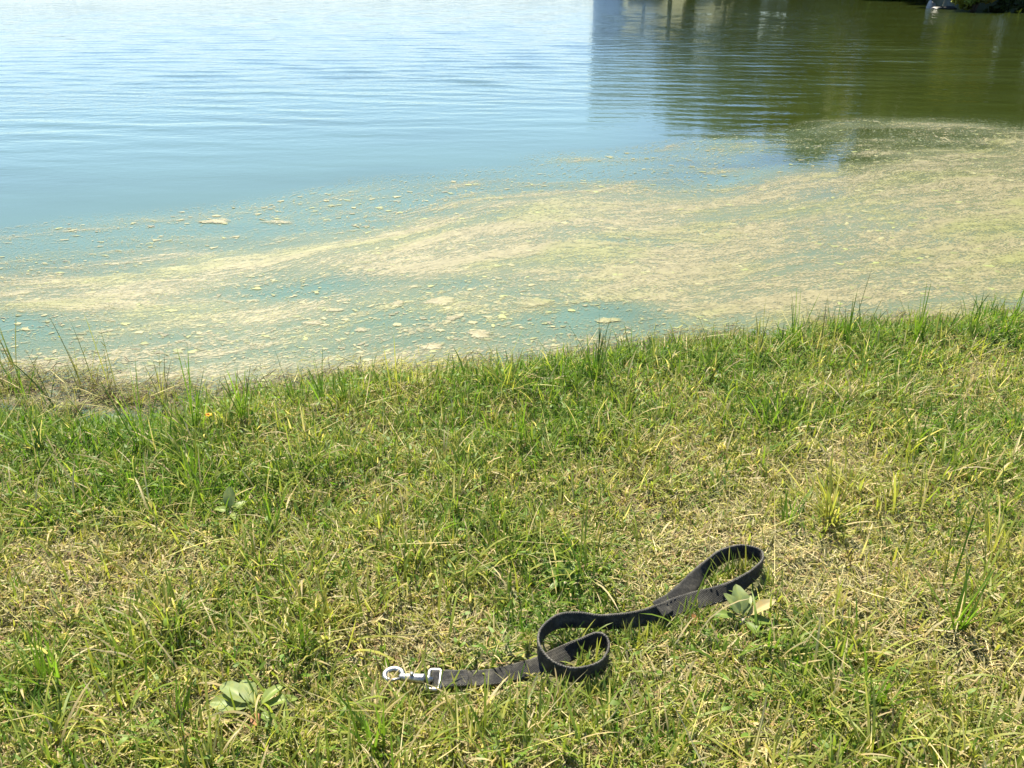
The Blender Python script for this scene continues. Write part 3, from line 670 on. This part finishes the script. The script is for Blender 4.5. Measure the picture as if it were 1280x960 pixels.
for a in [
    (960, 535, 56, 18, 'dark green tuft on the lawn below the group of stiff spikes', .5, 'green', .003),
    (1035, 655, 84, 34, 'large yellow green tuft of radiating long blades above the leash handle', .75, 'yellow', .0032),
    (1110, 640, 80, 16, 'arching yellow green blades right of the large radiating tuft', .8, 'yellow', .0030),
    (1186, 745, 100, 2, 'tall dark stalk leaning on the lawn at the right', .16, 'dark', .0024),
    (1200, 790, 80, 16, 'stiff green tuft below the tall leaning stalk at the right', .4, 'green', .0034),
    (1102, 760, 70, 2, 'short dark upright stalk between the leash and the leaning stalk', .14, 'dark', .0024),
    (985, 660, 52, 8, 'small upright tuft just above the leash handle', .4, 'green', .003),
    (60, 860, 85, 28, 'big green tuft in the lower left corner', .55, 'green', .0028),
    (380, 820, 70, 10, 'tuft of upright blades above the broad leaved weed', .3, 'green', .003),
    (410, 780, 58, 8, 'narrow tuft with one pale blade left of the leash clip', .3, 'yellow', .003),
    (1090, 885, 80, 26, 'bushy green tuft below the leash handle near the bottom', .6, 'green', .0034),
    (470, 945, 90, 24, 'green tuft at the bottom between the weed and the leash clip', .55, 'green', .0034),
    (225, 900, 60, 16, 'small tuft left of the broad leaved weed', .5, 'green', .003),
    (1240, 700, 90, 14, 'loose tuft near the right edge of the lawn', .6, 'yellow', .003),
    (650, 560, 60, 22, 'fresh green tuft in the middle of the lawn below the dark spray', .55, 'green', .003),
    (340, 670, 60, 18, 'green tuft left of the middle of the lawn', .55, 'green', .003),
    (768, 868, 34, 16, 'short green tuft hiding the right end of the leash coil', .5, 'green', .003),
    (700, 738, 44, 14, 'short dark green tuft above the coil of the leash', .6, 'dark', .004)]:
    T_(a[0], a[1], a[2], a[3], a[4], a[5], a[6], LW, wide=a[7])

# ------------------------------------------------------------------ broad-leaved weeds
def leaf_mesh(length, width, bend=0.5, cup=0.25, wavy=0.08, shape=0.42, seed=0, color=(0.15, 0.22, 0.07)):
    """blade along +Y from the stalk; 12 x 6 grid with a sunk midrib"""
    rr = np.random.default_rng(seed); n, m = 14, 6; V = []; C = []
    ph = rr.random(3) * 6.28
    for i in range(n + 1):
        t = i / n
        q = (t - 0.22) / 0.78
        wv = width * (0.09 if q <= 0 else max(0.09 * (1 - q), (math.sin(math.pi * q ** 0.85)) ** 0.62 * (1 + 0.06 * math.sin(17 * t + ph[1]))))
        if t >= 1: wv = width * 0.02
        a = bend * t; yy = length * (math.sin(a) / a if a > 1e-4 else 1) * t; zz = length * (1 - math.cos(a)) / a * t * -1 if a > 1e-4 else 0
        for j in range(m + 1):
            u = j / m * 2 - 1
            xx = u * wv / 2; zc = zz + cup * abs(u) ** 1.4 * wv / 2 + wavy * wv * abs(u) ** 2 * math.sin(9 * t + ph[0] + u) - (0.0 if abs(u) > 0.01 else 0.0008)
            V.append((xx, yy, zc)); v = 1.25 if abs(u) < 0.01 else 1.0 + 0.10 * math.sin(14 * t - 5 * abs(u))
            C.append([c * v for c in color])
    F = [(i * (m + 1) + j, i * (m + 1) + j + 1, (i + 1) * (m + 1) + j + 1, (i + 1) * (m + 1) + j) for i in range(n) for j in range(m)]
    return np_mesh('leaf', V, None, F, colors=np.array(C))
def weed(px, py, leaves, label, group=None, lift=0.012, name='broadleaf_weed'):
    c = P(px, py, 0.0); gz = float(ground_z(np.array([c.x]), np.array([c.y]))[0]); c = P(px, py, gz + lift)
    root = empty(name, c); tag(root, label, 'weed', group)
    bm = bmesh.new(); tube(bm, [(0, 0, -0.02), (0, 0, -0.006), (0.001, 0, 0.001)], [0.004, 0.0035, 0.002], 8)
    link('stalk', bm_mesh('stalk', bm), root, M_wood)
    for i, (az, ln, wd, el, bend, colr, *rest) in enumerate(leaves):
        mt = {'g': M_weed, 'b': M_brownleaf, 's': M_paleleaf}[rest[0] if rest else 'g']
        me = leaf_mesh(ln, wd, bend, seed=i + int(px), color=colr)
        o = link('leaf', me, root, mt); o.rotation_euler = (R(el), R(rest[1]) if len(rest) > 1 else 0, R(-az))
        if rest and rest[0] == 'b': o['label'] = 'withered brown leaf'
        if rest and rest[0] == 's': o['label'] = 'dried straw coloured leaf'
    return root
G1, G2, G3 = (0.19, 0.245, 0.09), (0.18, 0.25, 0.06), (0.13, 0.20, 0.04)
# azimuth clockwise from straight ahead, length, width, elevation, bend
weed(320, 888, [(-80, .056, .026, 14, .4, G1), (-56, .062, .022, 30, .9, G1), (-34, .048, .019, 40, 1.1, G1), (40, .040, .014, 38, .9, G2), (66, .048, .014, 20, .8, G2),
                (122, .040, .014, 8, .6, G3), (-112, .060, .016, 2, .1, (0.36, 0.30, 0.14), 's'), (165, .020, .012, 3, .3, (0.3, 0.2, 0.1), 'b')],
     'broad leaved weed with pale green rosette left of the leash clip')
weed(928, 774, [(-48, .040, .017, 60, .7, G1), (-4, .046, .022, 58, .8, G1), (30, .036, .011, 50, .8, G1), (68, .052, .016, 24, .2, (0.24, 0.28, 0.12), 's'), (100, .040, .016, 14, .6, G3),
                (-80, .040, .014, 20, .6, G3), (150, .035, .014, 10, .6, G3)],
     'pale leaved weed standing against the leash handle')
weed(706, 728, [(-60, .030, .011, 35, .6, G3), (-15, .032, .011, 50, .6, G3), (30, .034, .012, 45, .6, G3), (75, .030, .011, 30, .6, G3), (130, .026, .011, 15, .6, G3), (-120, .026, .011, 15, .6, G3)],
     'small dark green weed above the coil of the leash')
weed(288, 640, [(-10, .040, .018, 70, .6, G1), (50, .030, .014, 30, .6, G2), (-80, .028, .013, 20, .6, G2), (140, .026, .012, 10, .5, G2)],
     'small weed with one pale upright leaf in the left of the lawn')
def fallen_leaf(px, py, z, ln, wd, rot, tilt, mat, colr, label):
    o = link('fallen_leaf', leaf_mesh(ln, wd, 0.5, 0.3, 0.15, seed=int(px), color=colr), mat=mat, loc=P(px, py, z))
    o.rotation_euler = (R(tilt), R(8), R(-rot)); tag(o, label, 'leaf')
fallen_leaf(848, 781, .008, .036, .014, 68, 12, M_brownleaf, (.3, .15, .07), 'withered orange brown leaf under the neck of the leash handle')
# orange flower
c = P(265, 540, 0.0); c.z = float(ground_z(np.array([c.x]), np.array([c.y]))[0])
fl = empty('wild_flower', c); tag(fl, 'tiny orange yellow flower in the lush grass near the left shore', 'flower')
bm = bmesh.new(); tube(bm, [(0, 0, -0.004), (0.002, -0.002, 0.020), (0.001, -0.004, 0.040)], [0.0008, 0.0007, 0.0006], 6); link('stem', bm_mesh('stem', bm), fl, plain('green_stem', (0.10, 0.17, 0.04), 0.6))
pm = leaf_mesh(0.0070, 0.0048, 0.5, seed=3, color=(0.85, 0.5, 0.03))
for k in range(7):
    o = link('petal', pm, fl, M_petal, (0.001, -0.004, 0.040)); o.rotation_euler = (R(16), 0, k * 2 * math.pi / 7)
bm = bmesh.new(); bmesh.ops.create_uvsphere(bm, u_segments=10, v_segments=6, radius=0.0024); bmesh.ops.scale(bm, vec=(1, 1, 0.6), verts=bm.verts)
link('flower_centre', bm_mesh('flower_centre', bm), fl, plain('flower_centre', (0.45, 0.16, 0.02), 0.8), (0.001, -0.004, 0.0412))

# ------------------------------------------------------------------ the dog leash
leash = empty('dog_leash', P(549, 849, 0.0)); tag(leash, 'black webbing dog leash with silver snap clip lying coiled on the grass', 'leash')
org = leash.location.copy()
def band(pts, width, thick, name, lift=0.0, uvscale=1.0):
    """rounded flat band swept along points (x, y, z, tilt)"""
    pts = np.array(pts); n = len(pts); T = np.gradient(pts[:, :3], axis=0); T /= np.linalg.norm(T, axis=1)[:, None]
    bm = bmesh.new(); uvl = bm.loops.layers.uv.new('UVMap'); rings = []; s = 0
    prof = []
    hw, ht = width / 2, thick / 2
    for k in range(13): prof.append((-hw + width * k / 12, ht * (1.0 - 0.35 * (abs(k - 6) / 6) ** 8 + (0.16 if k in (1, 11) else 0)), k / 12))
    for k in range(12, -1, -1): prof.append((-hw + width * k / 12, -ht * (1.0 - 0.35 * (abs(k - 6) / 6) ** 8), k / 12))
    for i in range(n):
        if i: s += np.linalg.norm(pts[i, :3] - pts[i - 1, :3])
        t = Vector(T[i]); hN = Vector((-t.y, t.x, 0)).normalized(); tl = pts[i, 3]
        S = (hN * math.cos(tl) + Vector((0, 0, 1)) * math.sin(tl)); S = (S - t * S.dot(t)).normalized(); N = t.cross(S)
        wob = 1 + 0.015 * math.sin(s * 190)
        c = Vector(pts[i, :3]) - org + N * lift
        rings.append(([bm.verts.new(c + S * a * wob + N * (b + 0.0003 * math.sin(s * 900 + u * 9))) for a, b, u in prof], s))
    m = len(prof)
    for i in range(n - 1):
        for j in range(m):
            f = bm.faces.new((rings[i][0][j], rings[i][0][(j + 1) % m], rings[i + 1][0][(j + 1) % m], rings[i + 1][0][j]))
            us = [(rings[i][1], prof[j][2]), (rings[i][1], prof[(j + 1) % m][2]), (rings[i + 1][1], prof[(j + 1) % m][2]), (rings[i + 1][1], prof[j][2])]
            for l, q in zip(f.loops, us): l[uvl].uv = q
    bm.faces.new(rings[0][0]); bm.faces.new(rings[-1][0][::-1])
    return bm_mesh(name, bm)
SW, ST = 0.0225, 0.0030
rough = path.copy(); ss = np.arange(len(rough))
rough[:, 2] += 0.0012 * np.sin(ss * 0.23) ; rough[:, 3] += 0.05 * np.sin(ss * 0.31)
strap = link('strap', band(rough, SW, ST, 'strap'), leash, M_strap)
# doubled end at the clip, stitched down
fold = np.array([[*P(a, b, zz), R(t)] for a, b, zz, t in [(539, 849, .0150, 4), (556, 848.6, .0156, 3), (570, 848, .0156, 2), (585, 847.2, .0148, 0)]])
fo = link('folded_end', band(catmull(fold, 6), SW * 1.02, ST, 'folded_end'), leash, M_strap)
def stitches(pts, offs, name, parent, step=2, lift=0.0018, r=0.00045):
    pts = np.array(pts); T = np.gradient(pts[:, :3], axis=0); T /= np.linalg.norm(T, axis=1)[:, None]; bm = bmesh.new()
    for off in offs:
        for i in range(0, len(pts) - 1, step):
            q = []
            for k in (i, i + 1):
                t = Vector(T[k]); hN = Vector((-t.y, t.x, 0)).normalized(); tl = pts[k, 3]
                S = (hN * math.cos(tl) + Vector((0, 0, 1)) * math.sin(tl)); S = (S - t * S.dot(t)).normalized(); N = t.cross(S)
                q.append(Vector(pts[k, :3]) - org + S * off + N * lift)
            tube(bm, [q[0], q[0].lerp(q[1], .8)], r, 5)
    return tag(link(name, bm_mesh(name, bm), parent, M_thread), kind='stuff')
stitches(catmull(fold[1:], 12), (-0.0095, -0.0032, 0.0032, 0.0095), 'stitching', fo)
# dusty stitched neck of the handle: the strap end lies on the running strap
stitches(path[215:245], (-0.0095, 0.0095), 'stitching', strap, 2)

# bolt snap
def cp(px, py, z): return P(px, py, z) - org
clip = link('snap_clip', None, leash) if False else empty('snap_clip', (0, 0, 0)); clip.parent = leash
zc = 0.019
def arc_pts(c, a, b, q0, q1, n):  # ellipse in the ground plane, tilt a little towards the viewer
    return [c + Vector((a * math.cos(q), b * math.sin(q), 0.0)) for q in np.linspace(q0, q1, n)]
bm = bmesh.new()                       # rectangular eye the strap is looped through
ctr = cp(543, 849.5, zc - .004); ex, ey = 0.0068, 0.0145
cor = []
for sx, sy, q in ((-1, 1, 0), (-1, -1, 1), (1, -1, 2), (1, 1, 3)):
    for t in np.linspace(0, 1, 4):
        ang = math.pi / 2 + q * math.pi / 2 + t * math.pi / 2
        cor.append(ctr + Vector((sx * (ex - .003) + .003 * math.cos(ang), sy * (ey - .003) + .003 * math.sin(ang), 0)))
tube(bm, cor, 0.0025, 10, closed=True); link('strap_eye', bm_mesh('strap_eye', bm), clip, M_metal)
bm = bmesh.new()                       # swivel collar
A, B = cp(541, 849.0, zc), cp(530, 848.6, zc)
tube(bm, [A, A.lerp(B, .25), A.lerp(B, .3), A.lerp(B, .6), A.lerp(B, .65), B], [.0032, .0032, .0054, .0054, .0040, .0040], 14); link('swivel', bm_mesh('swivel', bm), clip, M_metal)
bm = bmesh.new()                       # barrel
A, B = cp(531, 848.6, zc), cp(500, 846.5, zc)
tube(bm, [A, A.lerp(B, .1), A.lerp(B, .85), B], [.0060, .0058, .0048, .0036], 14); link('barrel', bm_mesh('barrel', bm), clip, M_metal)
bm = bmesh.new()                       # hook: an open ring closed by the bolt
hc = cp(492, 843.5, zc + 0.001)
tube(bm, arc_pts(hc, .0105, .0088, R(-38), R(255), 26), [.0040] * 4 + [.0034] * 18 + [.0028] * 4, 10); link('hook', bm_mesh('hook', bm), clip, M_metal)
bm = bmesh.new()
A = hc + Vector((.0105 * math.cos(R(-38)), .0088 * math.sin(R(-38)), 0)); B = hc + Vector((.0105 * math.cos(R(255)), .0088 * math.sin(R(255)), 0))
tube(bm, [A, A.lerp(B, .5), B], [.0018] * 3, 8); link('bolt', bm_mesh('bolt', bm), clip, M_metal)
bm = bmesh.new(); q = cp(515, 847.5, zc); tube(bm, [q + Vector((0, 0, .003)), q + Vector((0, 0, .0055)), q + Vector((0, 0, .0062)), q + Vector((0, 0, .0082))], [.0011, .0011, .0024, .0022], 10)
link('thumb_knob', bm_mesh('thumb_knob', bm), clip, M_metal)

# blades that lap over the strap here and there, rooted just in front of it
n = 600; k = rng.integers(70, len(path) - 10, n); x = path[k, 0] + rng.normal(0, 0.012, n); y = path[k, 1] - rng.uniform(0.012, 0.034, n)
kk = clear_of_strap(x, y, 0.013); x, y = x[kk], y[kk]; n = len(x)
V, Q, T = ribbons(np.stack([x, y, ground_z(x, y)], -1), rng.uniform(0.022, 0.048, n), rng.uniform(0.0014, 0.0028, n), rng.normal(0, 1.1, n), np.abs(rng.normal(R(20), R(14), n)), rng.normal(0.8, 0.5, n), 5, rng.normal(0, .5, n))
C = mixc(np.tile(C_yel, (n, 1)), np.tile(C_green, (n, 1)), rng.random(n)) * rng.uniform(.8, 1.25, n)[:, None]
finish('grass_by_leash', V, Q, T, C, 11, M_grass, 'green blades growing up in front of the leash and lapping over it', 'grass')

# ------------------------------------------------------------------ far bank: trees, shrubs, rocks, building (mostly seen mirrored in the water)
def crown_mesh(seed, rx, rz, nleaf, leaf, base, shape='round'):
    rr = np.random.default_rng(seed); nc = 46
    u = rr.normal(size=(nc, 3)); u /= np.linalg.norm(u, axis=1)[:, None]; rad = rr.uniform(0.35, 1.0, nc) ** 0.6
    cen = u * rad[:, None] * np.array([rx * .8, rx * .8, rz * .8]); cr = rr.uniform(0.16, 0.36, nc) * rx
    j = rr.integers(0, nc, nleaf); v = rr.normal(size=(nleaf, 3)); v /= np.linalg.norm(v, axis=1)[:, None]
    p = cen[j] + v * (cr[j] * rr.uniform(0.5, 1.0, nleaf) ** 0.5)[:, None] * np.array([1, 1, .75])
    a = rr.normal(size=(nleaf, 3)); a /= np.linalg.norm(a, axis=1)[:, None]; b = np.cross(a, rr.normal(size=(nleaf, 3))); b /= np.linalg.norm(b, axis=1)[:, None]
    s = rr.uniform(0.6, 1.2, nleaf)[:, None] * leaf
    V = np.stack([p - a * s, p + b * s * .5, p + a * s, p - b * s * .5], 1).reshape(-1, 3)
    C = np.tile(np.array(base), (nleaf, 1)) * (rr.uniform(0.7, 1.35, nc)[j] * rr.uniform(.8, 1.2, nleaf))[:, None]
    C[:, 0] *= rr.uniform(.8, 1.3, nc)[j]
    return np_mesh('crown', V, None, np.arange(nleaf * 4).reshape(-1, 4), smooth=False, colors=np.repeat(C, 4, 0)), cen
def tree(az, r, hgt, rx, seed, base, label, group='trees on the far bank', low=0.04):
    x, y = r * math.sin(R(az)), r * math.cos(R(az)); z = float(ground_z(np.array([x]), np.array([y]))[0])
    t = empty('tree', (x, y, z)); tag(t, label, 'tree', group)
    rz = hgt * (1 - low) / 2; cz = hgt - rz
    me, cen = crown_mesh(seed, rx, rz, 16000, 0.15 * rx / 2.2, base)
    link('crown', me, t, M_crown, (0, 0, cz))
    bm = bmesh.new(); k = hgt * 0.028
    tube(bm, [(0, 0, -0.3), (k, 0, hgt * .2), (-k, k, hgt * .45), (0, 0, hgt * .8)], [k * 1.6, k * 1.1, k * .8, k * .2], 10)
    for c in cen[:10]: tube(bm, [(-k * .5, k * .5, hgt * .35), (c[0] * .4, c[1] * .4, hgt * .35 + (c[2] + cz - hgt * .35) * .5), (c[0], c[1], c[2] + cz)], [k * .5, k * .32, k * .12], 6)
    link('trunk', bm_mesh('trunk', bm), t, M_bark); return t
DG, MG, LG = (0.055, 0.080, 0.018), (0.075, 0.105, 0.022), (0.13, 0.15, 0.03)
for a in [
    (11.2, 39, 5.9, 1.6, 1, DG, 'slender dark tree, leftmost on the far bank, mirrored next to the pale building'),
    (15.2, 40, 6.4, 2.4, 2, DG, 'round dark tree second from the left on the far bank'),
    (19.6, 41, 6.8, 2.9, 3, MG, 'round mid green tree third from the left on the far bank'),
    (25.0, 33, 6.6, 3.0, 4, LG, 'yellowish tree left of the point on the far bank'),
    (29.5, 27.0, 6.0, 2.7, 5, MG, 'broad tree standing on the point above the pale stone'),
    (34.5, 27.0, 7.4, 3.2, 6, DG, 'tall dark tree on the point right of the broad one'),
    (40.0, 27.0, 9.2, 3.5, 7, DG, 'tallest dark tree of the point at the right'),
    (47.0, 28.0, 8.0, 3.3, 8, MG, 'big tree beyond the right edge of the photo'),
    (54.0, 29.0, 7.6, 3.2, 9, DG, 'furthest right tree on the bank beyond the photo')]:
    tree(*a)
for a in [(17.4, 39, 4.6, 2.4, 17, MG, 'low bushy tree between the second and third far trees'), (8.4, 38.5, 1.6, 1.3, 18, MG, 'tiny round bush in front of the pale building'), (10.0, 37.5, 2.3, 1.3, 19, DG, 'small dark bush between the pale building and the leftmost tree'), (26.6, 26.5, 4.0, 2.0, 11, MG, 'low bushy tree at the left tip of the point'), (31.6, 25.6, 4.6, 2.3, 12, DG, 'low dark bushy tree filling the gap beneath the tall dark tree'),
          (23.0, 34, 5.6, 2.6, 14, MG, 'bushy low tree behind the yellowish one left of the point'), (26.0, 30, 5.2, 2.6, 15, DG, 'bushy dark tree behind the left tip of the point'),
          (30.0, 29, 5.8, 2.6, 16, DG, 'bushy dark tree close behind the broad one on the point'),
          (36.8, 25.6, 4.6, 2.4, 13, DG, 'low dark bushy tree beneath the tallest tree of the point')]:
    tree(*a)
def shrub(az, r, hgt, rx, seed, base, label):
    x, y = r * math.sin(R(az)), r * math.cos(R(az)); z = float(ground_z(np.array([x]), np.array([y]))[0])
    t = empty('shrub', (x, y, z)); tag(t, label, 'shrub', 'shrubs hanging over the far bank')
    me, cen = crown_mesh(seed, rx, hgt * .55, 7000, 0.09, base); link('crown', me, t, M_crown, (0, 0, hgt * .5))
    bm = bmesh.new()
    for c in cen[:8]: tube(bm, [(0, 0, -.1), (c[0] * .5, c[1] * .5, hgt * .3), (c[0], c[1], c[2] + hgt * .5)], [.05, .03, .01], 6)
    link('stem', bm_mesh('stem', bm), t, M_bark)
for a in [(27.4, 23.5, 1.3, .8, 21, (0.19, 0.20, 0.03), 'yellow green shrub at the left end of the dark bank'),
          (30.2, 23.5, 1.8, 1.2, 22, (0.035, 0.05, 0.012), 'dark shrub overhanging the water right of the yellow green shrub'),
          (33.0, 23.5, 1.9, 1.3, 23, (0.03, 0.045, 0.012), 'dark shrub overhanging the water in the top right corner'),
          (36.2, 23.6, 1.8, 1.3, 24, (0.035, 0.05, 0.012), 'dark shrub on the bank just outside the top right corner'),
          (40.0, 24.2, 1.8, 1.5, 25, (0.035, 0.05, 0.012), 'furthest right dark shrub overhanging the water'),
          (13.5, 37.5, 1.8, 1.8, 26, DG, 'dark shrub under the leftmost far tree'),
          (18.0, 37.5, 1.8, 2.0, 27, DG, 'dark shrub under the second far tree'),
          (22.0, 37.0, 1.8, 2.0, 28, MG, 'green shrub under the third far tree')]:
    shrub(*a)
def rock(px, py, sx, sy, sz, mat, label, name='rock', seed=0):
    c = P(px, py, WZ); rr = random.Random(seed); bm = bmesh.new(); bmesh.ops.create_icosphere(bm, subdivisions=3, radius=1)
    for v in bm.verts:
        k = 1 + 0.10 * math.sin(5 * v.co.x + seed) + 0.09 * math.cos(7 * v.co.y + 2 * v.co.z + seed) + rr.uniform(-.03, .03); v.co = Vector((v.co.x * sx * k, v.co.y * sy * k, v.co.z * sz * k))
    return tag(link(name, bm_mesh(name, bm), mat=mat, loc=c), label, name.replace('_', ' '))
rock(1163, 10, .10, .14, .17, M_stone, 'pale upright stone at the foot of the dark bank', seed=3)
rock(1180, 11, .30, .20, .06, plain('wet_dark_stone', (.05, .05, .045), .5), 'low dark damp stone right of the pale upright stone', seed=5)
c1, c2 = P(1236, 10.5, WZ), P(1296, 11, WZ)
bm = bmesh.new(); tube(bm, [c1 * 1.0 - c1, (c2 - c1) * .4 + Vector((0, .03, .02)), (c2 - c1)], [.03, .05, .045], 10)
tag(link('driftwood_log', bm_mesh('driftwood_log', bm), mat=M_wood, loc=c1), 'thin pale driftwood log at the waterline in the top right corner', 'log')

# building mirrored left of the trees
def building(az0, az1, r, hgt):
    ax, ay = r * math.sin(R(az0)), r * math.cos(R(az0)); bx, by = r * math.sin(R(az1)), r * math.cos(R(az1))
    wd = math.hypot(bx - ax, by - ay); ang = math.atan2(by - ay, bx - ax); dp = 9.0
    b = empty('apartment_building', (ax, ay, 0.8)); b.rotation_euler = (0, 0, ang); tag(b, 'pale blue grey building beyond the far bank, mirrored left of the trees', 'building')
    def box(bm, x0, x1, y0, y1, z0, z1):
        v = [bm.verts.new(p) for p in ((x0, y0, z0), (x1, y0, z0), (x1, y1, z0), (x0, y1, z0), (x0, y0, z1), (x1, y0, z1), (x1, y1, z1), (x0, y1, z1))]
        for f in ((0, 3, 2, 1), (4, 5, 6, 7), (0, 1, 5, 4), (1, 2, 6, 5), (2, 3, 7, 6), (3, 0, 4, 7)): bm.faces.new([v[i] for i in f])
    bm = bmesh.new(); box(bm, 0, wd, 0, dp, -1, hgt); link('wall', bm_mesh('wall', bm, False), b, M_wall)
    bm = bmesh.new(); box(bm, -.25, wd + .25, -.25, dp + .25, hgt + .003, hgt + .35); link('roof', bm_mesh('roof', bm, False), b, M_stone)
    bm = bmesh.new(); box(bm, 0, 1.4, -.04, .02, 0, 1.5); wm = bm_mesh('window', bm, False); wm.materials.append(M_glass)
    nx = int((wd - 1) / 2.6); fl_ = int((hgt - .6) / 3.0)
    for i in range(nx):
        for k in range(fl_):
            link('window', wm, b, None, (0.9 + i * 2.6, 0, 1.0 + k * 3.0))
building(5.2, 9.2, 95, 9.8)
# low wood far across the lake
n = 26000; az = rng.uniform(-62, 9, n); rr_ = rng.uniform(905, 940, n); top = 4.0 + 2.5 * fbm(az * .6, az * 0, 71, 3); zz = rng.random(n) * top
x = rr_ * np.sin(np.radians(az)); y = rr_ * np.cos(np.radians(az)); c = np.stack([x, y, zz], -1)
a = rng.normal(size=(n, 3)); a /= np.linalg.norm(a, axis=1)[:, None]; b = np.cross(a, rng.normal(size=(n, 3))); b /= np.linalg.norm(b, axis=1)[:, None]
V = np.stack([c - a * 1.8, c + b * 1.3, c + a * 1.8, c - b * 1.3], 1).reshape(-1, 3)
C = np.repeat(np.tile(np.array(MG), (n, 1)) * rng.uniform(.7, 1.3, n)[:, None], 4, 0)
tag(link('far_wood', np_mesh('far_wood', V, None, np.arange(n * 4).reshape(-1, 4), smooth=False, colors=C), mat=M_crown), 'low green wood far across the lake', 'wood', kind='stuff')
